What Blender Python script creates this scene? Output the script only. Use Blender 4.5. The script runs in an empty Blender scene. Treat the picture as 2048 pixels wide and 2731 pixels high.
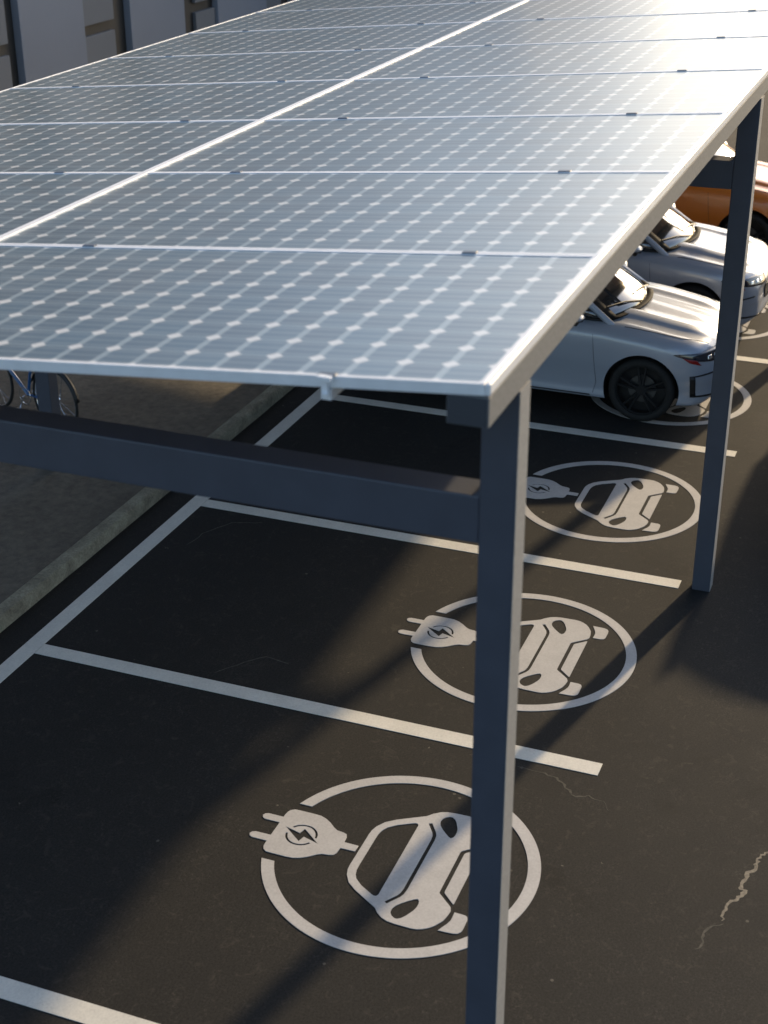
import bpy, bmesh, math, random
from mathutils import Vector, Matrix
from mathutils.bvhtree import BVHTree
random.seed(7)
R = math.radians
SC = bpy.context.scene
COL = SC.collection
S = 1.16                      # metres per surveyed unit

# ------------------------------------------------------------------ camera
cx, cy, cz = -4.7418*S, -1.4581*S, 5.3261*S
yaw, pitch, roll = 0.3702, -0.4568, -0.0040
F = Vector((math.cos(yaw)*math.cos(pitch), math.sin(yaw)*math.cos(pitch), math.sin(pitch)))
Rt = Vector((math.sin(yaw), -math.cos(yaw), 0))
Up = Rt.cross(F)
R2 = Rt*math.cos(roll) + Up*math.sin(roll)
U2 = -Rt*math.sin(roll) + Up*math.cos(roll)
cd = bpy.data.cameras.new('camera')
cam = bpy.data.objects.new('camera', cd)
COL.objects.link(cam)
cam.matrix_world = Matrix(((R2.x, U2.x, -F.x, cx), (R2.y, U2.y, -F.y, cy), (R2.z, U2.z, -F.z, cz), (0, 0, 0, 1)))
cd.sensor_fit = 'HORIZONTAL'
cd.sensor_width = 36
cd.lens = 3993.08/2048*36
cd.clip_end = 2000
cd.dof.use_dof = True
cd.dof.focus_distance = 11.5
cd.dof.aperture_fstop = 2.8
SC.camera = cam

# ------------------------------------------------------------------ light
sd = Vector((2.56, -0.628, 1.0)).normalized()
el = math.asin(sd.z)
w = bpy.data.worlds.new('World')
SC.world = w
w.use_nodes = True
wn = w.node_tree.nodes
sky = wn.new('ShaderNodeTexSky')
sky.sky_type = 'NISHITA'
sky.sun_disc = False
sky.sun_elevation = el
sky.sun_rotation = math.atan2(sd.x, sd.y)
sky.dust_density = 1.9
sky.ozone_density = 1.7
sky.air_density = 1.0
w.node_tree.links.new(sky.outputs[0], wn['Background'].inputs[0])
wn['Background'].inputs[1].default_value = 0.15
sl = bpy.data.lights.new('sun', 'SUN')
sl.energy = 3.2
sl.angle = R(1.3)
sl.color = (1.0, 0.76, 0.46)
so = bpy.data.objects.new('sun', sl)
COL.objects.link(so)
so.rotation_euler = sd.to_track_quat('Z', 'Y').to_euler()
SC.view_settings.view_transform = 'Standard'
SC.view_settings.look = 'None'
SC.view_settings.exposure = 0.66
SC.view_settings.gamma = 1.0
SC.cycles.max_bounces = 8

# ------------------------------------------------------------------ materials
MATS = {}
def mat(name, col, rough=0.6, metal=0.0, spec=0.5, noise=None, bump=None, coat=0.0):
    """noise = (scale, amount, detail); bump = (scale, distance)"""
    if name in MATS: return MATS[name]
    m = bpy.data.materials.new(name); m.use_nodes = True
    nt = m.node_tree; b = nt.nodes['Principled BSDF']
    b.inputs['Base Color'].default_value = (*col, 1)
    b.inputs['Roughness'].default_value = rough
    b.inputs['Metallic'].default_value = metal
    b.inputs['Specular IOR Level'].default_value = spec
    b.inputs['Coat Weight'].default_value = coat
    b.inputs['Coat Roughness'].default_value = 0.04
    tc = nt.nodes.new('ShaderNodeTexCoord')
    if noise:
        n = nt.nodes.new('ShaderNodeTexNoise'); n.inputs['Scale'].default_value = noise[0]
        n.inputs['Detail'].default_value = noise[2] if len(noise) > 2 else 6
        nt.links.new(tc.outputs['Object'], n.inputs['Vector'])
        r = nt.nodes.new('ShaderNodeValToRGB')
        a = noise[1]
        r.color_ramp.elements[0].position = 0.3; r.color_ramp.elements[1].position = 0.7
        r.color_ramp.elements[0].color = tuple(c*(1-a) for c in col)+(1,)
        r.color_ramp.elements[1].color = tuple(min(1, c*(1+a)) for c in col)+(1,)
        nt.links.new(n.outputs['Fac'], r.inputs['Fac'])
        nt.links.new(r.outputs['Color'], b.inputs['Base Color'])
    if bump:
        n = nt.nodes.new('ShaderNodeTexNoise'); n.inputs['Scale'].default_value = bump[0]
        n.inputs['Detail'].default_value = 5
        nt.links.new(tc.outputs['Object'], n.inputs['Vector'])
        bp = nt.nodes.new('ShaderNodeBump'); bp.inputs['Distance'].default_value = bump[1]
        nt.links.new(n.outputs['Fac'], bp.inputs['Height'])
        nt.links.new(bp.outputs['Normal'], b.inputs['Normal'])
    MATS[name] = m
    return m

class NB:
    """tiny node-building helper"""
    def __init__(s, m): s.nt = m.node_tree; s.N = s.nt.nodes
    def _in(s, node, i, v):
        if v is None: return
        if hasattr(v, 'links'): s.nt.links.new(v, node.inputs[i])
        else: node.inputs[i].default_value = v
    def math(s, op, a, b=None, c=None):
        n = s.N.new('ShaderNodeMath'); n.operation = op
        s._in(n, 0, a); s._in(n, 1, b); s._in(n, 2, c); return n.outputs[0]
    def noise(s, vec, scale, detail=5, rough=0.55, dist=0.0):
        n = s.N.new('ShaderNodeTexNoise'); n.inputs['Scale'].default_value = scale
        n.inputs['Detail'].default_value = detail; n.inputs['Roughness'].default_value = rough
        n.inputs['Distortion'].default_value = dist
        s.nt.links.new(vec, n.inputs['Vector']); return n.outputs['Fac']
    def ramp(s, fac, stops):
        n = s.N.new('ShaderNodeValToRGB'); e = n.color_ramp.elements
        while len(e) < len(stops): e.new(0.5)
        for i, (p, c) in enumerate(stops):
            e[i].position = p; e[i].color = (*c, 1) if len(c) == 3 else c
        s.nt.links.new(fac, n.inputs[0]); return n.outputs[0]
    def mix(s, fac, a, b, mode='MIX'):
        n = s.N.new('ShaderNodeMix'); n.data_type = 'RGBA'; n.blend_type = mode
        s._in(n, 0, fac)
        for i, v in ((6, a), (7, b)):
            if hasattr(v, 'links'): s.nt.links.new(v, n.inputs[i])
            else: n.inputs[i].default_value = (*v, 1)
        return n.outputs[2]

def asphalt_mat():
    m = bpy.data.materials.new('asphalt'); m.use_nodes = True; b = m.node_tree.nodes['Principled BSDF']
    k = NB(m); tc = k.N.new('ShaderNodeTexCoord').outputs['Object']
    big = k.noise(tc, 0.35, 6, 0.6, 0.4); med = k.noise(tc, 3.0, 6, 0.65); fine = k.noise(tc, 70, 4, 0.8)
    c = k.ramp(big, [(0.25, (0.0190, 0.0190, 0.0190)), (0.75, (0.0230, 0.0228, 0.0224))])
    c = k.mix(0.5, c, k.ramp(med, [(0.3, (0.40, 0.40, 0.40)), (0.7, (0.62, 0.61, 0.59))]), 'OVERLAY')
    c = k.mix(0.9, c, k.ramp(fine, [(0.30, (0.22, 0.22, 0.22)), (0.70, (0.80, 0.79, 0.77))]), 'OVERLAY')
    grit = k.ramp(k.noise(tc, 38, 3, 0.8), [(0.66, (0, 0, 0)), (0.74, (1, 1, 1))])
    c = k.mix(k.math('MULTIPLY', grit, 0.35), c, (0.075, 0.072, 0.066))
    oil = k.ramp(k.noise(tc, 0.9, 5, 0.7, 0.8), [(0.62, (1, 1, 1)), (0.72, (0.72, 0.72, 0.72))])
    c = k.mix(1.0, c, oil, 'MULTIPLY')
    # pale chippings and small light scuffs
    vo = k.N.new('ShaderNodeTexVoronoi'); vo.inputs['Scale'].default_value = 9; vo.inputs['Randomness'].default_value = 1
    k.nt.links.new(tc, vo.inputs['Vector'])
    sel = k.math('MULTIPLY', k.math('LESS_THAN', vo.outputs['Distance'], 0.10),
                 k.math('GREATER_THAN', k.noise(tc, 3.0, 2), 0.62))
    c = k.mix(k.math('MULTIPLY', sel, 0.65), c, (0.15, 0.137, 0.115))
    fleck = k.math('MULTIPLY', k.ramp(k.noise(tc, 46, 5, 0.85, 0.5), [(0.545, (0, 0, 0)), (0.64, (1, 1, 1))]), k.ramp(k.noise(tc, 2.2, 4, 0.7), [(0.45, (0, 0, 0)), (0.62, (1, 1, 1))]))
    c = k.mix(k.math('MULTIPLY', fleck, 0.6), c, (0.070, 0.066, 0.058))
    scuff = k.ramp(k.noise(tc, 9.0, 8, 0.75, 1.2), [(0.555, (0, 0, 0)), (0.70, (1, 1, 1))])
    c = k.mix(k.math('MULTIPLY', scuff, 0.4), c, (0.085, 0.075, 0.062))
    k.nt.links.new(c, b.inputs['Base Color'])
    rr = k.ramp(med, [(0.3, (0.84,)*3), (0.7, (0.90,)*3)])
    k.nt.links.new(rr, b.inputs['Roughness'])
    b.inputs['Specular IOR Level'].default_value = 0.22
    bp = k.N.new('ShaderNodeBump'); bp.inputs['Distance'].default_value = 0.002; bp.inputs['Strength'].default_value = 0.6
    k.nt.links.new(fine, bp.inputs['Height']); k.nt.links.new(bp.outputs[0], b.inputs['Normal'])
    return m
M_ASPH = asphalt_mat()

def paint_mat(name, col, wear):
    m = bpy.data.materials.new(name); m.use_nodes = True; b = m.node_tree.nodes['Principled BSDF']
    k = NB(m); tc = k.N.new('ShaderNodeTexCoord').outputs['Object']
    c = k.mix(1.0, k.ramp(k.noise(tc, 4.0, 7, 0.65), [(0.3, tuple(x*0.84 for x in col)), (0.7, col)]),
              k.ramp(k.noise(tc, 60, 4, 0.7), [(0.3, (0.86,)*3), (0.6, (1, 1, 1))]), 'MULTIPLY')
    wr = k.ramp(k.noise(tc, 22.0, 9, 0.8, 0.6), [(0.70-wear, (0, 0, 0)), (0.78-wear, (1, 1, 1))])
    c = k.mix(k.math('MULTIPLY', wr, 0.5), c, (0.12, 0.115, 0.105))
    k.nt.links.new(c, b.inputs['Base Color']); b.inputs['Roughness'].default_value = 0.7
    b.inputs['Specular IOR Level'].default_value = 0.3
    return m
M_LINE = paint_mat('line_paint', (0.78, 0.76, 0.69), 0.08)
M_SYM = paint_mat('symbol_paint', (0.56, 0.55, 0.54), 0.03)

def concrete_mat(name, c0, c1, scale=1.0, bump=0.01):
    m = bpy.data.materials.new(name); m.use_nodes = True; b = m.node_tree.nodes['Principled BSDF']
    k = NB(m); tc = k.N.new('ShaderNodeTexCoord').outputs['Object']
    n1 = k.noise(tc, 1.3*scale, 8, 0.7, 0.5); n2 = k.noise(tc, 16*scale, 8, 0.8)
    c = k.mix(0.55, k.ramp(n1, [(0.3, c0), (0.7, c1)]), k.ramp(n2, [(0.35, (0.2,)*3), (0.65, (0.8,)*3)]), 'OVERLAY')
    k.nt.links.new(c, b.inputs['Base Color']); b.inputs['Roughness'].default_value = 0.85
    bp = k.N.new('ShaderNodeBump'); bp.inputs['Distance'].default_value = bump
    k.nt.links.new(n2, bp.inputs['Height']); k.nt.links.new(bp.outputs[0], b.inputs['Normal'])
    return m
M_KERB = concrete_mat('kerb_concrete', (0.16, 0.148, 0.11), (0.44, 0.415, 0.31), 2.6, 0.03)
M_PAVE = concrete_mat('pavement_concrete', (0.092, 0.080, 0.062), (0.140, 0.123, 0.096), 0.7)
M_WALL = mat('facade_cladding', (0.225, 0.238, 0.270), 0.8, noise=(0.5, 0.07))
M_WALL2 = mat('facade_panel_dull', (0.17, 0.172, 0.178), 0.8, noise=(0.6, 0.07))
M_DKBR = mat('bronze_frame', (0.040, 0.034, 0.028), 0.6, noise=(3, 0.2))

M_STEEL = mat('navy_powder_coat', (0.063, 0.070, 0.092), 0.42, spec=0.5, noise=(7, 0.07), bump=(60, 0.0006))
M_ALU = mat('anodised_aluminium', (0.80, 0.81, 0.82), 0.45, metal=0.1, noise=(12, 0.05))
M_LIT_SIDE = mat('post_lit_side', (0.26, 0.262, 0.262), 0.6, metal=0.0, noise=(55, 0.12, 4))  # pale grey standing in for sunlight on the front posts' side
M_BEAM = mat('galvanised_steel', (0.19, 0.193, 0.193), 0.7, metal=0.0, spec=0.25, noise=(55, 0.16, 4), bump=(80, 0.0008))
M_DARK = mat('black_plastic', (0.012, 0.012, 0.013), 0.5)
M_END_SHADE = mat('beam_end_shade', (0.04, 0.045, 0.055), 0.6)  # painted shade for the near end of the edge beam
M_FRIT = mat('black_trim', (0.008, 0.008, 0.008), 0.75, spec=0.15)
M_BACK = mat('white_backsheet', (0.62, 0.60, 0.55), 0.7)
M_RUB = mat('tyre_rubber', (0.012, 0.012, 0.012), 0.8, noise=(30, 0.2))
M_GLASS = mat('car_glass', (0.012, 0.015, 0.018), 0.06, spec=1.0, coat=1.0)
M_GLASS.node_tree.nodes['Principled BSDF'].inputs['Coat IOR'].default_value = 1.9
M_RIM = mat('dark_alloy', (0.035, 0.036, 0.038), 0.35, metal=0.6)
M_RED = mat('red_reflector', (0.25, 0.015, 0.012), 0.2)
M_LAMP = mat('headlight_glass', (0.02, 0.022, 0.035), 0.08, spec=0.8, coat=0.8)
M_WHITE = mat('white_car_paint', (0.37, 0.405, 0.475), 0.36, metal=0.2, coat=0.8)
M_ORANGE = mat('orange_car_paint', (0.60, 0.17, 0.02), 0.35, coat=0.7)
M_SILVER = mat('silver_car_paint', (0.45, 0.46, 0.47), 0.35, coat=0.6)
M_BLUE = mat('blue_enamel', (0.02, 0.10, 0.26), 0.3, coat=0.5)
M_CHROME = mat('chrome', (0.75, 0.76, 0.78), 0.2, metal=0.9)

# module geometry shared with the cell shader
MW, MLR = 1.45599*S, (2.6117+0.2052)*S        # along X, along Y (right-hand column)
NCX, NCY = 9, 18
def cell_mat(name, ml):
    """object space: x 0..MW, y 0..ml ; dark blue cells, chamfered corners, busbars"""
    m = bpy.data.materials.new(name); m.use_nodes = True; b = m.node_tree.nodes['Principled BSDF']
    k = NB(m); tc = k.N.new('ShaderNodeTexCoord').outputs['Object']
    sp = k.N.new('ShaderNodeSeparateXYZ'); k.nt.links.new(tc, sp.inputs[0])
    mg = 0.016
    px = (MW-2*mg)/NCX; py = (ml-2*mg)/NCY
    u = k.math('MULTIPLY', k.math('SUBTRACT', sp.outputs[0], mg), 1/px)
    v = k.math('MULTIPLY', k.math('SUBTRACT', sp.outputs[1], mg), 1/py)
    fu = k.math('FRACT', u); fv = k.math('FRACT', v)
    au = k.math('MINIMUM', fu, k.math('SUBTRACT', 1.0, fu))      # distance to row gap
    av = k.math('MINIMUM', fv, k.math('SUBTRACT', 1.0, fv))      # distance to column gap
    def step(x, a, bb):
        n = k.N.new('ShaderNodeMapRange'); n.inputs[1].default_value = a; n.inputs[2].default_value = bb
        n.clamp = True; k.nt.links.new(x, n.inputs[0]); return n.outputs[0]
    ingap_c = k.math('SUBTRACT', 1.0, step(av, 0.065, 0.10))     # gap running along X
    ingap_r = k.math('SUBTRACT', 1.0, step(au, 0.018, 0.040))
    corner = k.math('SUBTRACT', 1.0, step(k.math('ADD', au, k.math('MULTIPLY', av, 0.95)), 0.180, 0.215))
    # busbars run along Y: three bright lines per cell; fine fingers between them
    t3 = k.math('FRACT', k.math('MULTIPLY', fu, 3.0))
    bus = k.math('SUBTRACT', 1.0, step(k.math('ABSOLUTE', k.math('SUBTRACT', t3, 0.5)), 0.05, 0.15))
    wob = k.noise(tc, 5.0, 2)
    # per-cell tone
    fl = k.N.new('ShaderNodeCombineXYZ')
    k.nt.links.new(k.math('FLOOR', u), fl.inputs[0]); k.nt.links.new(k.math('FLOOR', v), fl.inputs[1])
    geo = k.N.new('ShaderNodeObjectInfo')
    k.nt.links.new(geo.outputs['Random'], fl.inputs[2])
    wn_ = k.N.new('ShaderNodeTexWhiteNoise'); k.nt.links.new(fl.outputs[0], wn_.inputs[0])
    base = k.ramp(wn_.outputs['Value'], [(0.0, (0.008, 0.060, 0.108)), (1.0, (0.016, 0.088, 0.150))])
    base = k.mix(k.math('MULTIPLY', bus, 0.7), base, (0.15, 0.215, 0.26))
    c = k.mix(k.math('MULTIPLY', ingap_c, 0.9), base, (0.22, 0.30, 0.345))
    c = k.mix(k.math('MULTIPLY', ingap_r, 0.8), c, (0.24, 0.32, 0.36))
    c = k.mix(corner, c, (0.60, 0.62, 0.62))
    dust = k.ramp(k.noise(tc, 1.2, 7, 0.7), [(0.35, (0, 0, 0)), (0.8, (1, 1, 1))])
    c = k.mix(k.math('MULTIPLY', dust, 0.16), c, (0.30, 0.29, 0.27))
    k.nt.links.new(c, b.inputs['Base Color'])
    b.inputs['Roughness'].default_value = 0.5
    b.inputs['Specular IOR Level'].default_value = 0.3
    b.inputs['Coat Weight'].default_value = 1.0
    b.inputs['Coat Roughness'].default_value = 0.30
    b.inputs['Coat IOR'].default_value = 1.68
    bp = k.N.new('ShaderNodeBump'); bp.inputs['Distance'].default_value = 0.0008; bp.inputs['Strength'].default_value = 0.4
    k.nt.links.new(bus, bp.inputs['Height']); k.nt.links.new(bp.outputs[0], b.inputs['Normal'])
    return m

# ------------------------------------------------------------------ mesh helpers
def tagit(o, label=None, cat=None, group=None, kind=None):
    if label: o['label'] = label
    if cat: o['category'] = cat
    if group: o['group'] = group
    if kind: o['kind'] = kind
    return o
def empty(name, loc=(0, 0, 0), rz=0, **kw):
    o = bpy.data.objects.new(name, None); COL.objects.link(o)
    o.location = loc; o.rotation_euler = (0, 0, rz); o.empty_display_size = 0.1
    return tagit(o, **kw)
def link(name, me, mats, parent=None):
    o = bpy.data.objects.new(name, me)
    for m in (mats if isinstance(mats, (list, tuple)) else [mats]): me.materials.append(m)
    COL.objects.link(o); o.parent = parent
    return o
class MB:
    def __init__(s): s.v = []; s.f = []
    def add(s, vs, fs):
        n = len(s.v); s.v += [tuple(p) for p in vs]; s.f += [tuple(i+n for i in f) for f in fs]; return s
    def box(s, a, b, rot=None):
        x0, y0, z0 = a; x1, y1, z1 = b
        vs = [(x0,y0,z0),(x1,y0,z0),(x1,y1,z0),(x0,y1,z0),(x0,y0,z1),(x1,y0,z1),(x1,y1,z1),(x0,y1,z1)]
        if rot: vs = [rot(Vector(p)) for p in vs]
        return s.add(vs, [(0,3,2,1),(4,5,6,7),(0,1,5,4),(1,2,6,5),(2,3,7,6),(3,0,4,7)])
    def tube(s, pts, r, n=8, closed=False, cap=True):
        pts = [Vector(p) for p in pts]; m = len(pts); rings = []
        prev = None
        for i, p in enumerate(pts):
            if closed: d = pts[(i+1) % m]-pts[i-1]
            else: d = pts[min(i+1, m-1)]-pts[max(i-1, 0)]
            d.normalize()
            a = prev if prev is not None else (Vector((0, 0, 1)) if abs(d.z) < 0.9 else Vector((1, 0, 0)))
            e1 = (a-d*a.dot(d)); e1.normalize(); prev = e1; e2 = d.cross(e1)
            rr = r[i] if isinstance(r, (list, tuple)) else r
            rings.append([p+e1*rr*math.cos(2*math.pi*j/n)+e2*rr*math.sin(2*math.pi*j/n) for j in range(n)])
        vs = [q for g in rings for q in g]; fs = []
        for i in range(m if closed else m-1):
            for j in range(n):
                a, b2 = i*n+j, i*n+(j+1) % n
                c, d2 = ((i+1) % m)*n+(j+1) % n, ((i+1) % m)*n+j
                fs.append((a, b2, c, d2))
        if cap and not closed:
            fs.append(tuple(range(n))[::-1]); fs.append(tuple((m-1)*n+j for j in range(n)))
        return s.add(vs, fs)
    def build(s, name, mats, parent=None, smooth=False, bevel=0, seg=2):
        me = bpy.data.meshes.new(name); me.from_pydata(s.v, [], s.f); me.update()
        bm = bmesh.new(); bm.from_mesh(me)
        bmesh.ops.recalc_face_normals(bm, faces=bm.faces)
        if bevel: bmesh.ops.bevel(bm, geom=list(bm.edges), offset=bevel, segments=seg, affect='EDGES', profile=0.5)
        bm.to_mesh(me); bm.free()
        if smooth:
            for p in me.polygons: p.use_smooth = True
            me.set_sharp_from_angle(angle=R(40))
        return link(name, me, mats, parent)

def flat_shape(name, loops, z0, z1, material, parent=None):
    """2-D outline(s) with holes -> thin solid sheet"""
    cu = bpy.data.curves.new('tmp', 'CURVE'); cu.dimensions = '2D'; cu.fill_mode = 'BOTH'
    cu.extrude = (z1-z0)/2
    for lp in loops:
        sp = cu.splines.new('POLY'); sp.points.add(len(lp)-1); sp.use_cyclic_u = True
        for i, (x, y) in enumerate(lp): sp.points[i].co = (x, y, 0, 1)
    ob = bpy.data.objects.new('tmp', cu); COL.objects.link(ob)
    dg = bpy.context.evaluated_depsgraph_get()
    me = bpy.data.meshes.new_from_object(ob.evaluated_get(dg))
    bpy.data.objects.remove(ob)
    me.materials.clear()
    for v in me.vertices: v.co.z += (z0+z1)/2
    me.name = name
    return link(name, me, material, parent)
def roundpoly(pts, r, n=4):
    """round each corner by cutting it with a quadratic arc"""
    out = []; m = len(pts)
    for i in range(m):
        p0, p, p1 = Vector(pts[i-1]), Vector(pts[i]), Vector(pts[(i+1) % m])
        a = p0-p; b = p1-p; ra = min(r, a.length*0.45); rb = min(r, b.length*0.45)
        A = p+a.normalized()*ra; B = p+b.normalized()*rb
        for k in range(n+1):
            t = k/n; q = A*(1-t)**2+p*2*t*(1-t)+B*t*t; out.append((q.x, q.y))
    return out

# ------------------------------------------------------------------ ground
g = MB().box((-60, -120, -0.5), (400, 4.27*S, 0)); GROUND = g.build('ground', M_ASPH); tagit(GROUND, kind='structure')
def kerb_profile(x0, x1, n):
    pr = [(4.265*S, -0.3), (4.268*S, 0.085), (4.29*S, 0.115), (4.33*S, 0.122), (4.385*S, 0.120), (4.385*S, -0.3)]
    b = MB(); rows = []
    for i in range(n+1):
        x = x0+(x1-x0)*i/n; j = random.uniform(-0.004, 0.004)
        rows.append([(x, y+(j if 0 < q < 4 else 0), z+(j*0.6 if 0 < q < 5 else 0)) for q, (y, z) in enumerate(pr)])
    vs = [p for r_ in rows for p in r_]; m = len(pr); fs = []
    for i in range(n):
        for q in range(m):
            fs.append((i*m+q, i*m+(q+1) % m, (i+1)*m+(q+1) % m, (i+1)*m+q))
    fs += [tuple(range(m)), tuple(n*m+q for q in range(m))]
    b.add(vs, fs); return b
tagit(kerb_profile(-20, 60, 200).build('kerb', M_KERB, smooth=True), kind='structure')
tagit(MB().box((-60, 4.385*S, -0.5), (400, 60, 0.112)).build('pavement', M_PAVE), kind='structure')
# rough darker strip of patched tarmac between kerb and bays
# pale crack lines in the tarmac
def crack(name, pts, wd, m):
    P = [Vector((x, y, 0)) for x, y in pts]; Q = []
    for i in range(len(P)-1):
        for t in range(4):
            q = P[i].lerp(P[i+1], t/4); d = (P[i+1]-P[i]).normalized(); nrm = Vector((-d.y, d.x, 0))
            Q.append((q+nrm*random.uniform(-0.012, 0.012), nrm))
    b = MB(); n = len(Q); vs = []
    for i, (q, nrm) in enumerate(Q):
        ww = wd*(0.25+0.75*math.sin(math.pi*(i+0.5)/n))*random.uniform(0.45, 1.3)
        vs += [q+nrm*ww+Vector((0, 0, 0.001)), q-nrm*ww+Vector((0, 0, 0.001)), q-nrm*ww+Vector((0, 0, -0.01)), q+nrm*ww+Vector((0, 0, -0.01))]
    fs = []
    for i in range(n-1):
        a = i*4; c = a+4
        fs += [(a, a+1, c+1, c), (a+1, a+2, c+2, c+1), (a+3, a, c, c+3)]
    b.add(vs, fs); o = b.build(name, m); return tagit(o, kind='structure')
M_CRACK = mat('crack_filler', (0.20, 0.175, 0.135), 0.9, noise=(40, 0.35))
M_CRACK2 = mat('crack_dust', (0.058, 0.054, 0.045), 0.9, noise=(40, 0.35))
crack('ground_crack', [(2.62,-1.30),(2.484,-1.213),(2.433,-1.167),(2.372,-1.157),(2.322,-1.17),(2.213,-1.114),(2.102,-1.105),(2.05,-1.133),(1.971,-1.094),(1.906,-1.059),(1.799,-1.044),(1.725,-1.051)], 0.015, M_CRACK)
crack('ground_crack', [(1.725,-1.051),(1.622,-0.973),(1.523,-0.972),(1.405,-0.937)], 0.008, M_CRACK2)
crack('ground_crack', [(2.81,0.549),(2.801,0.376),(2.776,0.252),(2.716,0.184),(2.617,0.109),(2.656,0.005),(2.627,-0.1),(2.524,-0.189)], 0.009, M_CRACK2)
crack('ground_crack', [(5.612,3.827),(5.517,4.081),(5.223,4.233),(4.874,4.278)], 0.006, M_CRACK2)
crack('ground_crack', [(3.472,2.583),(3.5,2.79),(3.314,2.953),(3.088,3.093)], 0.006, M_CRACK2)
crack('ground_crack', [(3.05,0.86),(2.95,0.92),(2.86,0.86),(2.80,0.90)], 0.008, M_CRACK2)

# ------------------------------------------------------------------ bay markings
LX = [-0.235, 2.561, 5.0, 7.509, 9.937, 12.42, 14.9, 17.4]
LY = 3.961*S
LW = 0.066*S*0.95
ordn = ['nearest the camera', 'second from the camera', 'third from the camera', 'beside the nearest white car',
        'between the two white cars', 'between the far white car and the orange car', 'beyond the orange car', 'farthest along the row']
for i, x in enumerate(LX):
    X = x*S
    lp = [(X-LW, 0.0), (X+LW, 0.0), (X+LW, LY-LW-0.004), (X-LW, LY-LW-0.004)]
    o = flat_shape('parking_line', [lp], 0.0005, 0.0045, M_LINE)
    tagit(o, 'white painted line between parking bays, ' + ordn[i], 'parking line', 'painted lines between the parking bays')
o = flat_shape('parking_line', [[(-8, LY-LW), (22, LY-LW), (22, LY+LW), (-8, LY+LW)]], 0.0005, 0.0045, M_LINE)
tagit(o, 'long white painted line along the back of the bays beside the kerb', 'parking line', 'painted lines between the parking bays')

def mirror(half): return half + [(-x, y) for x, y in reversed(half)]
def arc(r, a0, a1, n): return [(r*math.cos(a0+(a1-a0)*i/n), r*math.sin(a0+(a1-a0)*i/n)) for i in range(n+1)]
def symbol(ccx, ccy, label):
    root = empty('charging_symbol', (ccx, ccy, 0), 0, label=label, cat='painted symbol', group='charging bay symbols painted on the tarmac')
    z0, z1 = 0.0005, 0.0045
    gx = 0.30
    ao = math.acos(gx/0.886); ai = math.acos(gx/0.804)
    ring = arc(0.886, math.pi-ao, 2*math.pi+ao, 120) + list(reversed(arc(0.804, math.pi-ai, 2*math.pi+ai, 120)))
    flat_shape('ring', [ring], z0, z1, M_SYM, root)
    half = [(.029,.303),(.031,.403),(.085,.407),(.110,.418),(.120,.445),(.126,.491),(.145,.520),(.182,.561),(.212,.605),(.229,.650),(.232,.706),
            (.232,.80),(.230,.838),(.213,.862),(.190,.873),(.160,.877),(.131,.877),(.131,.985),(.121,1.005),(.101,1.014),(.082,1.005),(.071,.985),(.070,.877)]
    plug = mirror(half)
    # the slim ring round the bolt: two arcs cut where the bolt passes, and the bolt itself, are bare tarmac
    cyb = 0.690
    def seg(a0, a1):
        o_ = arc(0.106, a0, a1, 20) + list(reversed(arc(0.091, a0, a1, 20)))
        return [(x, y+cyb) for x, y in o_]
    bolt = [(.046,.822),(.015,.707),(.066,.694),(.024,.640),(-.044,.558),(-.012,.668),(-.064,.682),(-.020,.740)]
    pl = flat_shape('plug', [plug, seg(R(-90), R(56)), seg(R(96), R(236)), bolt], z0, z1, M_SYM, root)
    half = [(0.160,.283),(.205,.280),(.253,.267),(.317,.229),(.37,.165),(.475,-.007),(.510,-.035),(.545,-.078),(.562,-.12),(.569,-.17),(.571,-.275),(.566,-.315),
            (.551,-.345),(.528,-.378),(.496,-.405),(.455,-.428),(.437,-.437),(.385,-.447),(.340,-.450),(.310,-.438),(.215,-.334),(.195,-.330)]
    body = mirror(half)
    hole = mirror([(0.140,.228),(.190,.226),(.235,.215),(.272,.195),(.318,.145),(.372,.055),(.380,.038),(.378,.022),(.362,.013)])
    def stroke(pl_, w_):
        L, Rr = [], []
        for i, p in enumerate(pl_):
            a = Vector(pl_[max(i-1, 0)]); b = Vector(pl_[min(i+1, len(pl_)-1)]); d = (b-a).normalized(); nn = Vector((-d.y, d.x))*w_
            L.append(tuple(Vector(p)+nn)); Rr.append(tuple(Vector(p)-nn))
        return L+list(reversed(Rr))
    slit = stroke([(.412,-.053),(.375,-.078),(.330,-.108),(.300,-.120),(.255,-.125),(-.255,-.125),(-.300,-.120),(-.330,-.108),(-.375,-.078),(-.412,-.053)], 0.0125)
    lamp = [(.463,-.109),(.485,-.113),(.508,-.128),(.524,-.152),(.525,-.170),(.508,-.192),(.480,-.211),(.421,-.238),(.385,-.246),(.349,-.246),(.325,-.241),(.312,-.227),(.322,-.208),(.350,-.178),(.378,-.150),(.412,-.124),(.438,-.112)]
    lamp2 = [(-x, y) for x, y in lamp]
    flat_shape('car_outline', [body, hole, slit, lamp, lamp2], z0, z1, M_SYM, root)
    flat_shape('bumper_mark', [roundpoly([(.284,-.448),(.199,-.360),(-.199,-.360),(-.284,-.448)], 0.012)], z0, z1, M_SYM, root)
    wh = [(.530,-.433),(.525,-.525),(.516,-.552),(.495,-.567),(.465,-.571),(.378,-.569),(.358,-.560),(.349,-.540),(.347,-.476),(.390,-.478),(.424,-.477),(.460,-.466),(.495,-.449)]
    flat_shape('wheel_mark', [wh], z0, z1, M_SYM, root)
    flat_shape('wheel_mark', [[(-x, y) for x, y in wh]], z0, z1, M_SYM, root)
    return root
CY = 0.8206*S
sl_ = ['white ringed car and plug symbol in the nearest bay, crossed by the front post', 'white ringed car and plug symbol in the second bay, behind the near post',
       'white ringed car and plug symbol in the third bay, between the two posts', 'white ringed symbol mostly hidden under the nearest white car',
       'white ringed symbol under the farther white car', 'white ringed symbol under the orange car']
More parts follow.
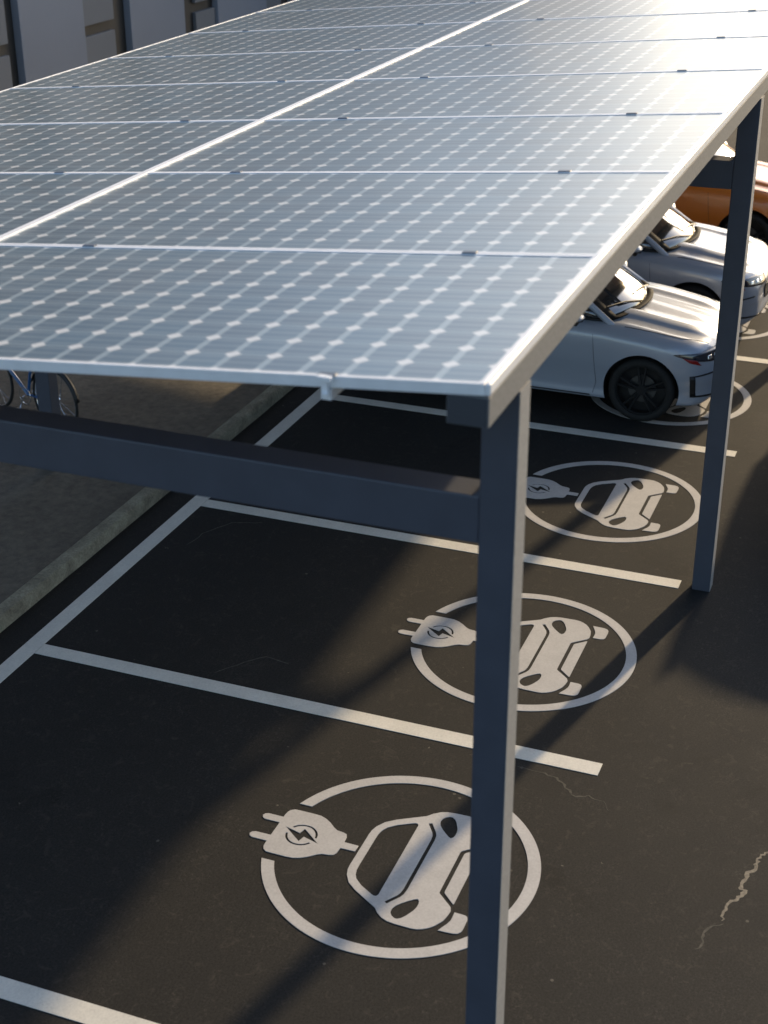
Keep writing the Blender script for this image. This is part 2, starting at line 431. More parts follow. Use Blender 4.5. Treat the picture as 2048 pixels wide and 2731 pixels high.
for i, cxx in enumerate([1.3578, 3.7262, 6.2176, 8.70, 11.16, 13.64]):
    symbol(cxx*S+0.008, CY, sl_[i])

# ------------------------------------------------------------------ carport
YR, YM, YL = -0.2052*S, 2.6117*S, 5.4539*S
X0 = -0.662*S
def pz(y): return (3.6654-(y/S+0.2052)*0.0842)*S        # top of the roof plane
NROW = 11
X1 = X0+NROW*MW
SL = math.atan(0.0842)
cp = empty('solar_carport', (-0.3257*S, -0.1565*S, 0), 0, label='dark navy steel carport frame carrying the sloping roof of solar panels', cat='carport')
cpi = Vector(cp.location)
def sub(b, name, m, parent=cp, **kw):
    o = b.build(name, m, parent, **kw)
    if parent is cp: o.location = -cpi
    return o
PW = 0.1282*S
post_y = -0.1565*S
rear_y = 5.31*S
beam_top, beam_bot = (pz(-0.15*S)-0.047), (pz(-0.15*S)-0.047)-0.118
for fi in range(4):
    px = (-0.3257+5.2846*fi)*S
    if fi == 3: px = (-0.3257+5.2846*3-0.35)*S
    b = MB(); b.box((px, post_y-PW/2, 0.0), (px+PW, post_y+PW/2, beam_bot))
    sub(b, 'post', M_STEEL, bevel=0.008)
    sub(MB().box((px+0.004, post_y-PW/2-0.004, 0.004), (px+PW-0.004, post_y-PW/2-0.0005, beam_bot-0.002)), 'lit_side_face', M_LIT_SIDE)  # thin sheet on the sunward face, its lit tone put into the colour
    b = MB(); b.box((px-0.05, post_y-PW/2-0.05, 0.0), (px+PW+0.05, post_y+PW/2+0.05, 0.012))
    if fi > 1: sub(b, 'base_plate', M_STEEL, bevel=0.003)
    b = MB(); b.box((px, rear_y-PW/2, 0.0), (px+PW, rear_y+PW/2, pz(rear_y)-0.165))
    sub(b, 'post', M_STEEL, bevel=0.008)
    hb = 3.1147*S
    b = MB(); b.box((px+0.003, post_y+PW/2, hb-0.1814*S), (px+0.1403*S, rear_y-PW/2, hb))
    sub(b, 'crossbeam', M_STEEL, bevel=0.006)
    # little haunch weld at the top of the joint, as in the photo
    b = MB(); r_ = 0.045
    pr = [(0, 0), (r_, 0)]+[(r_-r_*math.sin(R(a)), r_-r_*math.cos(R(a))) for a in (15, 30, 45, 60, 75, 90)]
    n = len(pr); vs = [(px+0.004, post_y+PW/2+a-0.001, hb+c-0.001) for a, c in pr]+[(px+0.14*S, post_y+PW/2+a-0.001, hb+c-0.001) for a, c in pr]
    b.add(vs, [tuple(range(n)), tuple(range(n, 2*n))]+[(i, (i+1) % n, n+(i+1) % n, n+i) for i in range(n)])
    sub(b, 'gusset', M_STEEL)
# edge beam (galvanised) on the posts, rear beam, purlins
by0, by1 = -0.2203*S, -0.0824*S
sub(MB().box((X0+0.004, by0, beam_bot), (X1-0.01, by1, beam_top)), 'edge_beam', M_BEAM, bevel=0.003)
sub(MB().box((X0-0.001, by0+0.006, beam_bot+0.004), (X0+0.0035, by1-0.004, beam_top-0.004)), 'shaded_end', M_END_SHADE)  # beam end lies in shade, darkness put into the colour
sub(MB().box((X0+0.03, rear_y-PW/2, pz(rear_y)-0.165), (X1-0.01, rear_y+PW/2, pz(rear_y)-0.05)), 'edge_beam', M_BEAM, bevel=0.003)
RAILS = [0.3194*S, 2.0749*S, 3.15*S, 4.85*S]
for ry in RAILS:
    sub(MB().box((X0-0.004, ry-0.02, pz(ry)-0.092), (X1, ry+0.02, pz(ry)-0.0475)), 'purlin', M_ALU)
sub(MB().box((X0+0.02, YM-0.022, pz(YM)-0.052), (X1-0.01, YM+0.022, pz(YM)-0.046)), 'backing_strip', M_ALU)
# bright cover strip over the seam between the two columns of modules
sub(MB().box((X0+0.002, YM-0.020, pz(YM)-0.002), (X1-0.002, YM+0.020, pz(YM)+0.007)), 'cover_strip', M_ALU, bevel=0.002)

sub(MB().box((X0+0.001, by0-0.003, pz(YR)-0.047), (X1-0.01, YR-0.001, pz(YR)+0.002)), 'edge_trim', M_ALU, bevel=0.008, seg=3)
FW, FH = 0.022, 0.045
rowname = ['nearest the camera', 'second from the near end', 'third from the near end', 'fourth from the near end', 'fifth from the near end',
           'sixth from the near end', 'seventh from the near end', 'eighth from the near end', 'third from the far end', 'second from the far end', 'at the far end']
def module_proto(ml, cm):
    gap = 0.0015
    fr = MB(); a, bq = gap, MW-gap
    fr.box((a, 0.002, -FH), (a+FW, ml-0.002, 0)); fr.box((bq-FW, 0.002, -FH), (bq, ml-0.002, 0))
    fr.box((a+FW, 0.002, -FH), (bq-FW, 0.002+FW, 0)); fr.box((a+FW, ml-0.002-FW, -FH), (bq-FW, ml-0.002, 0))
    # two corner chamfers read as a crisp highlight
    frame = fr.build('frame', M_ALU, None, bevel=0.0012, seg=1)
    gl = MB().box((a+FW, 0.002+FW, -0.012), (bq-FW, ml-0.002-FW, -0.004)).build('cell_sheet', cm, None)
    bk = MB().box((a+FW, 0.002+FW, -0.016), (bq-FW, ml-0.002-FW, -0.0125)).build('backsheet', M_BACK, None)
    bx = MB().box((MW*0.35, ml*0.45, -0.035), (MW*0.65, ml*0.5, -0.0165)).build('junction_box', M_DARK, None)
    return frame, gl, bk, bx
def clamp_mesh():
    b = MB(); b.box((-0.016, -0.035, 0.0005), (0.016, 0.035, 0.006))
    return b
CM_R = cell_mat('cells_right', MLR); CM_L = cell_mat('cells_left', YL-YM)
for ci, (ya, yb, rails, cm, side) in enumerate([(YR, YM, RAILS[:2], CM_R, 'right-hand'), (YM, YL, RAILS[2:], CM_L, 'left-hand')]):
    ml = (yb-ya)/math.cos(SL)
    fr, gl, bk, bx = module_proto(ml, cm)
    cl = clamp_mesh().build('clamp', mat('clamp_dark', (0.10, 0.13, 0.17), 0.5), None, bevel=0.001, seg=1)
    used = False
    for i in range(NROW):
        root = bpy.data.objects.new('solar_panel', None); COL.objects.link(root)
        root.parent = cp
        root.location = Vector((X0+i*MW, ya, pz(ya)+0.0006*math.sin(i*2.3)))-cpi; root.rotation_euler = (-SL, 0, 0); root.empty_display_size = 0.1
        for src in (fr, gl, bk, bx):
            c = src if not used else src.copy()
            if used: COL.objects.link(c)
            c.parent = root
        for ry in rails:
            c = cl.copy(); COL.objects.link(c); c.parent = root
            c.location = (0.0 if i else 0.012, (ry-ya)/math.cos(SL), 0)
            if i == 0:
                c.data = cl.data
        used = True
    bpy.data.objects.remove(cl)
# rail ends that stick out under the near edge, with their end clamp
for ry in RAILS[:3]:
    b = MB(); b.box((X0-0.030, ry-0.028, pz(ry)-0.014), (X0-0.001, ry+0.028, pz(ry)+0.006)); b.box((X0-0.020, ry-0.012, pz(ry)-0.068), (X0-0.006, ry+0.012, pz(ry)-0.014))
    b.box((X0-0.030, ry-0.018, pz(ry)-0.07), (X0-0.020, ry+0.010, pz(ry)-0.055))
    sub(b, 'end_clamp', M_ALU, bevel=0.002)

# ------------------------------------------------------------------ facade on the left
fy = 9*S
fac = empty('office_building', (12*S, fy, 0), 0, label='grey panelled office building with dark bronze mullions behind the carport', cat='building')
fl_ = Vector(fac.location)
def fsub(b, name, m, **kw):
    o = b.build(name, m, fac, **kw); o.location = -fl_; return o
fsub(MB().box((4*S, fy+0.12, 0.1), (45*S, fy+10, 8.2*S)), 'wall', M_DKBR)
per = 4.55
fsub(MB().box((20.2*S, 6.0*S, 0.1), (26*S, fy+0.1, 7.3*S)), 'wall', M_WALL, bevel=0.02)  # unseen wing added to keep the sun off the facade panels
marks = [(8.15, 9.75), (10.599, 11.991), (13.121, 14.608), (15.618, 17.273), (18.238, 19.9)]
for a, c in marks:
    fsub(MB().box((a*S, fy, 0.1), (c*S, fy+0.119, 8.2*S)), 'wall_panel', M_WALL, bevel=0.01)
M_WG = mat('window_glass', (0.035, 0.037, 0.042), 0.12, spec=0.7)
for a, c, top in [(6.6, 8.0, 2.44), (9.85, 10.399, 2.44), (11.991, 12.783, 2.40), (15.0, 15.618, 2.32), (17.3, 17.9, 2.3)]:
    for z0, z1 in ((0.3, top), (top+0.13, 3.9), (4.05, 6.0)):
        o = fsub(MB().box((a*S+0.01, fy+0.05, z0*S), (c*S-0.01, fy+0.115, z1*S)), 'spandrel_panel', M_WALL2, bevel=0.006)

# ------------------------------------------------------------------ cars
def interp(tab, l):
    for i in range(len(tab)-1):
        if l <= tab[i+1][0]:
            a, b = tab[i], tab[i+1]; t = (l-a[0])/(b[0]-a[0]); t = t*t*(3-2*t)*0.5+t*0.5
            return a[1]+(b[1]-a[1])*t
    return tab[-1][1]
CL = 4.62
W_ = [(0, .62), (.05, .72), (.15, .80), (.30, .865), (.55, .915), (.95, .935), (1.6, .93), (2.6, .93), (3.6, .935), (4.1, .90), (4.45, .82), (4.62, .72)]
ZT = [(0, .70), (.04, .80), (.12, .885), (.25, .935), (.5, .99), (.9, 1.055), (1.1, 1.085), (1.6, 1.06), (3.6, 1.08), (4.3, 1.12), (4.55, 1.05), (4.62, .95)]
ZS = [(0, .64), (.04, .72), (.12, .79), (.25, .84), (.5, .885), (.9, .945), (1.3, .985), (2.0, 1.0), (3.6, 1.03), (4.3, 1.04), (4.55, .98), (4.62, .90)]
ZB = [(0, .36), (.04, .28), (.12, .23), (.3, .20), (1, .19), (3.8, .19), (4.3, .24), (4.62, .40)]
def body_section(l):
    wv, zt, zs, zb = interp(W_, l), interp(ZT, l), interp(ZS, l), interp(ZB, l)
    k = 1 if 0.5 < l < 4.2 else 0.3
    zm = zb+(zs-zb)*0.5
    p = [(0, zb), (.80*wv, zb), (.94*wv, zb+.015), (.965*wv, zb+.05), (.955*wv-0.012*k, zb+.13), (.965*wv-0.010*k, zb+.20), (.99*wv, zm-.02), (1.0*wv, zm+.06),
         (1.0*wv, zs-.13), (.985*wv, zs-.045), (.955*wv, zs)]
    hoodk = max(0.0, min(1.0, (l-0.1)/0.3))*(1 if l < 1.25 else 0.0)
    d = zt-zs
    p += [(.90*wv, zs+d*.28), (.79*wv, zs+d*.62), (.765*wv, zs+d*.66-0.020*hoodk), (.60*wv, zs+d*.80-0.014*hoodk), (.575*wv, zs+d*.80+0.020*hoodk),
          (.40*wv, zs+d*.95+0.018*hoodk), (.375*wv, zs+d*.95-0.012*hoodk), (0, zt)]
    return p
def loft_body():
    ls = [0, .02, .06, .12, .20, .30, .42, .55, .72, .9, 1.05, 1.2, 1.4, 1.8, 2.2, 2.7, 3.2, 3.6, 3.9, 4.15, 4.35, 4.5, 4.58, 4.62]
    b = MB(); vs = []; m = None
    for l in ls:
        h = body_section(l)
        ring = [(l, v, z) for v, z in h]+[(l, -v, z) for v, z in reversed(h[1:-1])]
        m = len(ring)
        # nose profile: lower bumper tucks back a little, hood edge leans back
        if l < 0.25:
            kk = (0.25-l)/0.25
            ring = [(x+kk*(0.05*max(0, (z-.62)/.3)+0.05*max(0, (.33-z)/.15)+0.10*(abs(v)/.7)**3), v, z) for x, v, z in ring]
        vs += ring
    fs = []
    for i in range(len(ls)-1):
        for j in range(m): fs.append((i*m+j, i*m+(j+1) % m, (i+1)*m+(j+1) % m, (i+1)*m+j))
    fs.append(tuple(range(m))); fs.append(tuple((len(ls)-1)*m+j for j in range(m)))
    b.add(vs, fs); return b
def evalmesh(o):
    dg = bpy.context.evaluated_depsgraph_get(); dg.update()
    return bpy.data.meshes.new_from_object(o.evaluated_get(dg))
WF, WR, WRAD = 0.82, 3.63, 0.352
def make_car(paint, label, plate=True, group=None):
    root = empty('parked_car', label=label, cat='car', group=group)
    bo = loft_body().build('body', paint, None)
    md = bo.modifiers.new('s', 'SUBSURF'); md.levels = 2; md.render_levels = 2
    me = evalmesh(bo); bpy.data.objects.remove(bo)
    bm = bmesh.new(); bm.from_mesh(me); bvh = BVHTree.FromBMesh(bm); bm.free()
    bo = bpy.data.objects.new('body', me); COL.objects.link(bo)
    cut = MB()
    for l in (WF, WR):
        for sgn in (1, -1):
            n = 56; rr = WRAD+0.047
            a, c = (0.58*sgn, 1.2*sgn)
            vs = [(l+rr*math.cos(2*math.pi*j/n), v, WRAD+0.012+rr*math.sin(2*math.pi*j/n)) for v in (a, c) for j in range(n)]
            cut.add(vs, [tuple(range(n)), tuple(range(n, 2*n))]+[(j, (j+1) % n, n+(j+1) % n, n+j) for j in range(n)])
    co = cut.build('cutter', M_DARK)
    md = bo.modifiers.new('b', 'BOOLEAN'); md.object = co; md.operation = 'DIFFERENCE'; md.solver = 'EXACT'
    me2 = evalmesh(bo); bpy.data.objects.remove(bo); bpy.data.objects.remove(co)
    me2.materials.clear()
    body = link('body', me2, [paint, M_DARK], root)
    for p in me2.polygons:
        c = p.center; p.use_smooth = True; p.material_index = 0
        for l in (WF, WR):
            dd = math.hypot(c.x-l, c.z-WRAD-0.012)
            if dd < WRAD+0.0465 and abs(c.y) > 0.57 and abs(c.y) < 0.99: p.material_index = 1
        if c.z < 0.235 and p.normal.z < -0.6: p.material_index = 1
    me2.set_sharp_from_angle(angle=R(38))
    def cast(o, d):
        h = bvh.ray_cast(Vector(o), Vector(d).normalized())
        return h[0], h[1]
    def front_decal(name, rows, m, off=0.004, parent=body, seg=18):
        """rows: list of poly-lines of (theta_deg, z), first to last edge; wraps round the nose"""
        vs = []; fs = []
        nr = len(rows); sub_ = 5
        def samp(pl, t):
            f = t*(len(pl)-1); i = min(int(f), len(pl)-2); f -= i
            return (pl[i][0]*(1-f)+pl[i+1][0]*f, pl[i][1]*(1-f)+pl[i+1][1]*f)
        rr = []
        for i in range(nr-1):
            for s_ in range(sub_+(1 if i == nr-2 else 0)): rr.append((i, s_/sub_))
        for i, s_ in rr:
            for j in range(seg+1):
                t = j/seg; a = samp(rows[i], t); c = samp(rows[i+1], t)
                th = R(a[0]*(1-s_)+c[0]*s_); z = a[1]*(1-s_)+c[1]*s_
                o_ = (1.0-4*math.cos(th), 4*math.sin(th), z)
                p, nn = cast(o_, (math.cos(th), -math.sin(th), 0))
                if p is None: p = Vector((1, 0, z)); nn = Vector((0, 0, 0))
                if nn.dot(Vector((math.cos(th), -math.sin(th), 0))) > 0: nn = -nn
                vs.append(p+nn*off)
        n = len(rr)
        for i in range(n-1):
            for j in range(seg): fs.append((i*(seg+1)+j, i*(seg+1)+j+1, (i+1)*(seg+1)+j+1, (i+1)*(seg+1)+j))
        b = MB().add(vs, fs)
        o = b.build(name, m, parent, smooth=True)
        md_ = o.modifiers.new('t', 'SOLIDIFY'); md_.thickness = off*0.9; md_.offset = -1
        return o
    def side_line(name, pts, sgn, r, m, off=0.0, parent=body):
        P = []
        for i in range(len(pts)-1):
            for t in range(8): P.append((pts[i][0]+(pts[i+1][0]-pts[i][0])*t/8, pts[i][1]+(pts[i+1][1]-pts[i][1])*t/8))
        P.append(pts[-1]); q = []
        for l, z in P:
            p, nn = cast((l, sgn*3, z), (0, -sgn, 0))
            if p is not None: q.append(p+Vector((0, sgn*off, 0)))
        if len(q) > 2: return MB().tube(q, r, 6).build(name, m, parent, smooth=True)
    def top_line(name, pts, r, m, off=0.0):
        q = []
        for i in range(len(pts)-1):
            for t in range(10):
                l = pts[i][0]+(pts[i+1][0]-pts[i][0])*t/10; v = pts[i][1]+(pts[i+1][1]-pts[i][1])*t/10
                p, nn = cast((l, v, 3), (0, 0, -1))
                if p is not None: q.append(p+Vector((0, 0, off)))
        return MB().tube(q, r, 6).build(name, m, body, smooth=True)
    for s in (1, -1):
        # headlight with a lower red reflector wedge
        hl = front_decal('headlight', [[(61*s, .800), (52*s, .815), (40*s, .822), (30*s, .822), (22*s, .815)], [(61*s, .796), (52*s, .745), (40*s, .715), (30*s, .700), (22*s, .700)]], M_LAMP, 0.007)
        front_decal('reflector', [[(56*s, .770), (49*s, .748)], [(52.5*s, .722), (46*s, .690)]], M_RED, 0.011, hl, seg=6)
        for q, th in enumerate((29, 34, 40)):
            front_decal('projector', [[((th-1.6)*s, .775), ((th+1.6)*s, .775)], [((th-1.6)*s, .735), ((th+1.6)*s, .735)]], M_CHROME, 0.010, hl, seg=4)
        # corner blade intake: thin black outline with a recess
        front_decal('air_curtain', [[(52*s, .575), (38*s, .60)], [(49*s, .565), (37*s, .585)]], M_DARK, 0.005, seg=8)
        front_decal('air_curtain', [[(52*s, .575), (49*s, .572)], [(50*s, .34), (47*s, .34)]], M_DARK, 0.005, seg=4)
        front_decal('air_curtain', [[(50*s, .35), (30*s, .345)], [(50*s, .33), (30*s, .325)]], M_DARK, 0.005, seg=8)
        # shut lines
        side_line('shut_line', [(1.33, .27), (1.30, .40), (1.36, .93)], s, 0.0022, M_DARK)
        side_line('shut_line', [(2.42, .27), (2.42, .5), (2.46, .98)], s, 0.0035, M_DARK)
        side_line('sill_trim', [(1.36, .245), (3.25, .245)], s, 0.010, M_DARK, -0.004)
        top_line('bonnet_seam', [(.20, s*.60), (.45, s*.735), (.8, s*.775), (1.08, s*.80)], 0.004, M_DARK)
        # mirror
        b = MB(); n = 10
        mv = []
        for i, (t, ss) in enumerate([(-1, .35), (-.8, .75), (-.3, 1), (.4, 1), (.85, .8), (1, .45)]):
            for j in range(n):
                a = 2*math.pi*j/n
                mv.append((1.52+0.075*ss*math.cos(a)+0.02*t, s*(1.02+0.115*t), 1.12+0.018*t+0.056*ss*math.sin(a)*(1.0 if math.sin(a) > 0 else .7)))
        fs = [(i*n+j, i*n+(j+1) % n, (i+1)*n+(j+1) % n, (i+1)*n+j) for i in range(5) for j in range(n)]+[tuple(range(n)), tuple(5*n+j for j in range(n))]
        b.add(mv, fs); mo = b.build('mirror', paint, root, smooth=True)
        MB().tube([(1.50, s*.86, 1.045), (1.51, s*.95, 1.065), (1.52, s*1.05, 1.068)], [.022, .02, .03], 8).build('mirror_foot', M_DARK, mo, smooth=True)
        b = MB().box((2.05, s*.925-0.012, .86), (2.25, s*.925+0.012, .885)); b.build('door_handle', paint, root, bevel=0.006)
    # black lower grille and centre intake, number plate
    front_decal('grille', [[(-20, .66), (0, .665), (20, .66)], [(-17, .47), (0, .46), (17, .47)]], M_DARK, 0.005, root)
    front_decal('grille', [[(-28, .335), (0, .33), (28, .335)], [(-26, .285), (0, .28), (26, .285)]], M_DARK, 0.005, root)
    # greenhouse ------------------------------------------------------
    def grid(name, fn, nu, nv, m, parent=root, th=0.006):
        vs = [fn(i/nu, j/nv) for i in range(nu+1) for j in range(nv+1)]
        fs = [(i*(nv+1)+j, i*(nv+1)+j+1, (i+1)*(nv+1)+j+1, (i+1)*(nv+1)+j) for i in range(nu) for j in range(nv)]
        o = MB().add(vs, fs).build(name, m, parent, smooth=True)
        md_ = o.modifiers.new('t', 'SOLIDIFY'); md_.thickness = th; md_.offset = 0
        return o
    def wbase(v): a = v/.76; return Vector((.99+.26*a*a, v, 1.075-.035*a*a))
    def wtop(v): a = v/.60; return Vector((1.92+.16*a*a, v, 1.575-.045*a*a))
    def ws(u, t):
        s_ = -1+2*t; A = wbase(.755*s_); B = wtop(.60*s_); p = A.lerp(B, u); p.z += .035*math.sin(math.pi*u); return p
    grid('windscreen', ws, 10, 14, M_GLASS)
    rz = lambda l: 1.575+0.035*math.sin(math.pi*min(1, max(0, (l-1.9)/1.8)))-0.10*max(0, (l-2.9))**1.5
    def roof(u, t):
        s_ = -1+2*t; A = wtop(.60*s_); L = 3.55; p = Vector((A.x+(L-A.x)*u, .60*s_*(1-.10*u*u), 0)); p.z = rz(p.x)-.045*s_*s_*(1); 
        if u == 0: p.z = A.z
        return p
    grid('roof', roof, 12, 14, paint, th=0.012)
    def rw(u, t):
        s_ = -1+2*t; A = roof(1, t); B = Vector((4.42-.1*s_*s_, .70*s_, 1.115)); p = A.lerp(B, u); p.z += .05*math.sin(math.pi*u); return p
    grid('rear_window', rw, 6, 10, M_GLASS)
    for s in (1, -1):
        def belt(t): return Vector((1.25+(4.32-1.25)*t, s*(.765+.045*math.sin(math.pi*min(1, t*1.2))) if t < .84 else s*.765, 1.04+.06*t))
        def rail(t):
            l = 2.08+(3.55-2.08)*t; return Vector((l, s*.60*(1-.10*t*t)*1.01, rz(l)-.045-.002))
        def sw(u, t):
            p = belt(t).lerp(rail(t), u); p.y += s*.035*math.sin(math.pi*u); return p
        grid('side_window', sw, 6, 16, M_GLASS)
        def tubeline(name, pts, wd, ht, m):
            MB().tube(pts, [wd]*len(pts), 8).build(name, m, root, smooth=True)
        A = wbase(s*.755); B = wtop(s*.60)
        ap = [A.lerp(B, u)+Vector((0.0, s*.012, .035*math.sin(math.pi*u))) for u in [i/10 for i in range(-1, 11)]]
        tubeline('pillar', ap, .036, .03, paint)
        tubeline('roof_rail', [rail(t/10)+Vector((0, s*.004, .004)) for t in range(-1, 11)], .030, .03, paint)
        cpil = [rail(1).lerp(belt(1.0), u)+Vector((0, s*.012, .03*math.sin(math.pi*u))) for u in [i/8 for i in range(9)]]
        tubeline('pillar', cpil, .06, .05, paint)
        tubeline('pillar', [sw(u/6, .43) for u in range(7)], .022, .02, M_DARK)
        tubeline('window_seal', [belt(t/14)+Vector((0, s*.004, .0)) for t in range(15)], .014, .01, M_DARK)
        # wiper
        a0 = ws(0.03, .5+s*.06); 
    tubew = MB()
    for t0, t1 in ((.60, .93), (.22, .58)):
        tubew.tube([ws(0.02, t0)+Vector((-.01, 0, .02)), ws(0.10, (t0+t1)/2)+Vector((0, 0, .022)), ws(0.13, t1)+Vector((0, 0, .018))], .008, 6)
    tubew.build('wiper', M_DARK, root, smooth=True)
    def cowl(u, t):
        s_ = -1+2*t; A = wbase(.74*s_); return Vector((A.x-.045+.06*u, A.y, A.z+.004+.006*u))
    grid('cowl', cowl, 2, 14, M_FRIT, th=.008)
    for s in (1, -1):
        def frit(u, t):
            s_ = s*(.84+.17*t); A = wbase(.755*s_); B = wtop(.60*s_); p = A.lerp(B, u); p.z += .035*math.sin(math.pi*u)+.006; return p
        grid('windscreen_trim', frit, 10, 3, M_FRIT, th=.003)
    # dashboard / interior block so the glasshouse is not hollow from below
    MB().box((1.3, -.62, .9), (4.1, .62, 1.02)).build('interior', M_DARK, root)
    # wheels
    for l in (WF, WR):
        for s in (1, -1):
            wv = .885 if s > 0 else -.885
            prof = [(.272, -.11), (.285, -.118), (.31, -.122), (.335, -.112), (.349, -.09), (.352, -.04), (.352, .04), (.349, .09), (.335, .112), (.31, .122), (.285, .118), (.272, .11)]
            n = 48; vs = []
            for a in range(n):
                th = 2*math.pi*a/n
                vs += [(l+r_*math.cos(th), wv+(-s)*.112+d*1.0, WRAD+r_*math.sin(th)) for r_, d in prof]
            m = len(prof)
            fs = [(a*m+j, ((a+1) % n)*m+j, ((a+1) % n)*m+(j+1) % m, a*m+(j+1) % m) for a in range(n) for j in range(m)]
            wh = empty('wheel', (0, 0, 0)); wh.parent = root
            MB().add(vs, fs).build('tyre', M_RUB, wh, smooth=True)
            rb = MB(); yo = wv-s*.035
            rb.tube([(l+.268*math.cos(2*math.pi*a/40), yo, WRAD+.268*math.sin(2*math.pi*a/40)) for a in range(40)], .012, 6, closed=True)
            rb.tube([(l, yo-s*.05, WRAD), (l, yo+s*.008, WRAD)], .055, 14)
            for k in range(5):
                for dd in (-.10, .10):
                    a = 2*math.pi*k/5+.3
                    p0 = Vector((l+.05*math.cos(a+dd*2), yo, WRAD+.05*math.sin(a+dd*2))); p1 = Vector((l+.265*math.cos(a+dd*1.6), yo-s*.005, WRAD+.265*math.sin(a+dd*1.6)))
                    rb.tube([p0, p1], [.017, .013], 6)
            nn = 40; rb.add([(l+.27*math.cos(2*math.pi*j/nn), yo-s*.10, WRAD+.27*math.sin(2*math.pi*j/nn)) for j in range(nn)], [tuple(range(nn))])
            rb.build('rim', M_RIM, wh, smooth=True)
            MB().tube([(l, yo-s*.07, WRAD), (l, yo-s*.05, WRAD)], .15, 24).build('brake_disc', mat('brake_steel', (.12, .12, .12), .4, metal=.8), wh)
    return root
def dup(o, parent=None):
    c = o.copy(); COL.objects.link(c); c.parent = parent
    for ch in [x for x in bpy.data.objects if x.parent == o]: dup(ch, c)
    return c
def place(o, x, y, rz=math.pi/2): o.location = (x, y, 0); o.rotation_euler = (0, 0, rz)
car1 = make_car(M_WHITE, 'white electric hatchback nearest the camera, bonnet and front wheel beside the far post', group='white cars parked nose out under the carport')
car2 = dup(car1)
car2['label'] = 'white electric hatchback parked farther back, between the nearest white car and the orange car'
car3 = make_car(M_ORANGE, 'burnt orange car parked beyond the two white cars')
place(car1, 8.69*S, 0.25*S)
place(car2, 11.02*S, 0.23*S)
place(car3, 13.95*S, 0.09*S)
car3.scale = (1.05, 1.05, 1.08)
car4 = make_car(M_SILVER, 'tall silver car in the lane to the right of the bays, casting the broad shadow')
place(car4, 5.85*S, -1.80*S, 0)
car4.scale = (1.22, 1.22, 1.22)
for m_ in [c for c in car4.children if c.name.startswith('mirror')]:
    for c in list(m_.children): bpy.data.objects.remove(c)
    bpy.data.objects.remove(m_)

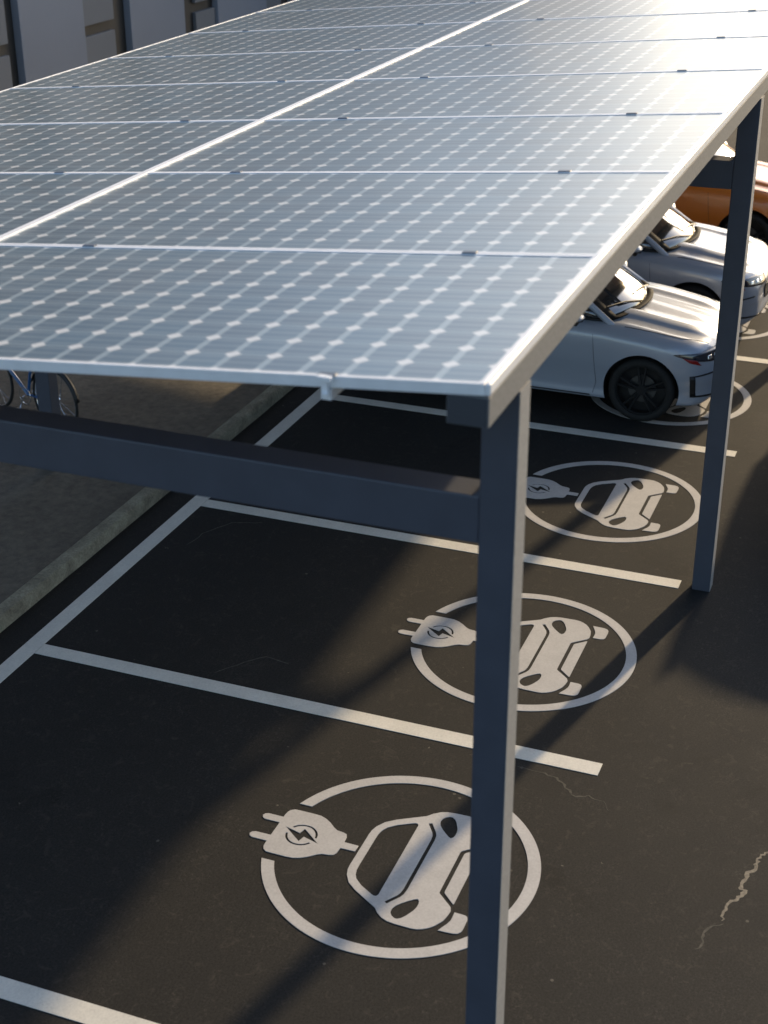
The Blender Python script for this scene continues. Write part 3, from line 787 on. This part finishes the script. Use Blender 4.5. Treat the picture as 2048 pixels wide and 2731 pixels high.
# ------------------------------------------------------------------ bicycles
def bicycle(x, y, rz, label, paint, basket=True):
    t = empty('bicycle', (x, y, 0.112), rz, label=label, cat='bicycle', group='bicycles leaning beside the rear post')
    r = 0.335; wb = 1.03
    for wx in (0, wb):
        whl = empty('wheel', (0, 0, 0)); whl.parent = t
        MB().tube([(wx+r*math.cos(2*math.pi*a/48), 0, r+r*math.sin(2*math.pi*a/48)) for a in range(48)], .015, 8, closed=True).build('tyre', M_RUB, whl, smooth=True)
        MB().tube([(wx+(r-.022)*math.cos(2*math.pi*a/48), 0, r+(r-.022)*math.sin(2*math.pi*a/48)) for a in range(48)], .008, 6, closed=True).build('rim', M_CHROME, whl, smooth=True)
        sp = MB()
        for k in range(20):
            a = 2*math.pi*k/20; sp.tube([(wx, .03*(-1)**k, r), (wx+(r-.02)*math.cos(a), 0, r+(r-.02)*math.sin(a))], .0012, 4)
        sp.tube([(wx, -.05, r), (wx, .05, r)], .018, 8)
        sp.build('spokes', M_CHROME, whl)
        mg = []
        a0, a1 = (R(20), R(170)) if wx == 0 else (R(5), R(165))
        vs = []; n = 20
        for i in range(n+1):
            a = a0+(a1-a0)*i/n
            for dv, dr in ((-.028, .028), (0, .040), (.028, .028)):
                vs.append((wx+(r+dr)*math.cos(a), dv, r+(r+dr)*math.sin(a)))
        o = MB().add(vs, [(i*3+j, i*3+j+1, (i+1)*3+j+1, (i+1)*3+j) for i in range(n) for j in range(2)]).build('mudguard', M_DARK, t, smooth=True)
        md = o.modifiers.new('t', 'SOLIDIFY'); md.thickness = .003
    # wheel 0 is the rear wheel, wheel wb the front
    bb = (.44, 0, .29); seat = (.30, 0, .80); head = (.86, 0, .82); headb = (.90, 0, .66)
    f = MB()
    f.tube([bb, seat], .016, 8); f.tube([bb, headb], .020, 8); f.tube([(.32, 0, .70), head], .016, 8); f.tube([head, headb], .020, 8)
    for s in (1, -1):
        f.tube([bb, (0, s*.06, r)], .009, 6); f.tube([(.33, 0, .68), (0, s*.06, r)], .008, 6)
        f.tube([headb, (.93, s*.05, .60), (wb, s*.05, r)], .011, 6)
    f.build('frame', paint, t, smooth=True)
    h = MB(); h.tube([head, (.84, 0, .96)], .012, 8)
    h.tube([(.70, .30, 1.00), (.78, .24, 1.02), (.84, .10, .98), (.84, -.10, .98), (.78, -.24, 1.02), (.70, -.30, 1.00)], .011, 8)
    h.build('handlebar', M_CHROME, t, smooth=True)
    g = MB(); g.tube([(.70, .30, 1.00), (.60, .33, .99)], .017, 8); g.tube([(.70, -.30, 1.00), (.60, -.33, .99)], .017, 8); g.build('grips', M_DARK, t, smooth=True)
    sd_ = MB(); sd_.tube([(.16, 0, .90), (.22, 0, .915), (.34, 0, .90), (.44, 0, .895)], [.05, .075, .035, .018], 10)
    sd_.v = [(x_, y_, .9+(z_-.9)*.45) for x_, y_, z_ in sd_.v]; sd_.build('saddle', M_DARK, t, smooth=True)
    MB().tube([seat, (.29, 0, .885)], .012, 8).build('seat_post', M_CHROME, t)
    cr = MB(); cr.tube([(.44, .05, .29), (.44, .07, .29), (.50, .08, .14)], .009, 6); cr.tube([(.44, -.05, .29), (.38, -.08, .44)], .009, 6)
    cr.tube([(.44+.09*math.cos(2*math.pi*a/24), .045, .29+.09*math.sin(2*math.pi*a/24)) for a in range(24)], .005, 5, closed=True)
    cr.box((.46, .08, .125), (.54, .17, .145)); cr.box((.34, -.17, .43), (.42, -.08, .45))
    cr.build('crankset', M_CHROME, t)
    if basket:
        k = MB(); z0, z1 = .70, .94
        for z, e in ((z0, 0), (.78, .015), (.86, .03), (z1, .045)):
            k.tube([(.96-e*.3, -.14-e, z), (1.20+e, -.12-e, z), (1.20+e, .12+e, z), (.96-e*.3, .14+e, z)], .0035, 5, closed=True)
        for i in range(7):
            tt = -1+2*i/6
            k.tube([(1.20, .12*tt, z0), (1.245, .165*tt, z1)], .0025, 5); k.tube([(.96, .14*tt, z0), (.945, .185*tt, z1)], .0025, 5)
            for s in (1, -1): k.tube([(.96+.24*i/6, s*.13, z0), (.945+.30*i/6, s*.175, z1)], .0025, 5)
            k.tube([(.96, .14*tt, z0), (1.20, .12*tt, z0)], .0025, 5)
        k.build('basket', M_CHROME, t)
    else:
        k = MB()
        for s in (-.05, 0, .05): k.tube([(-.22, s, .73), (.24, s, .73)], .005, 5)
        for xx in (-.22, -.05, .1): k.tube([(xx, -.06, .73), (xx, .06, .73)], .005, 5)
        for s in (.06, -.06): k.tube([(0, s, .34), (-.1, s, .73)], .005, 5)
        k.build('luggage_rack', M_CHROME, t)
    return t
bicycle(5.69*S, 5.70*S, R(72), 'blue framed bicycle with a rear luggage rack, right behind the rear post', M_BLUE, False)
bicycle(5.15*S, 6.40*S, R(66), 'dark blue bicycle with a wire basket, left of the rear post', mat('dark_blue_enamel', (.02, .05, .12), .3), True)
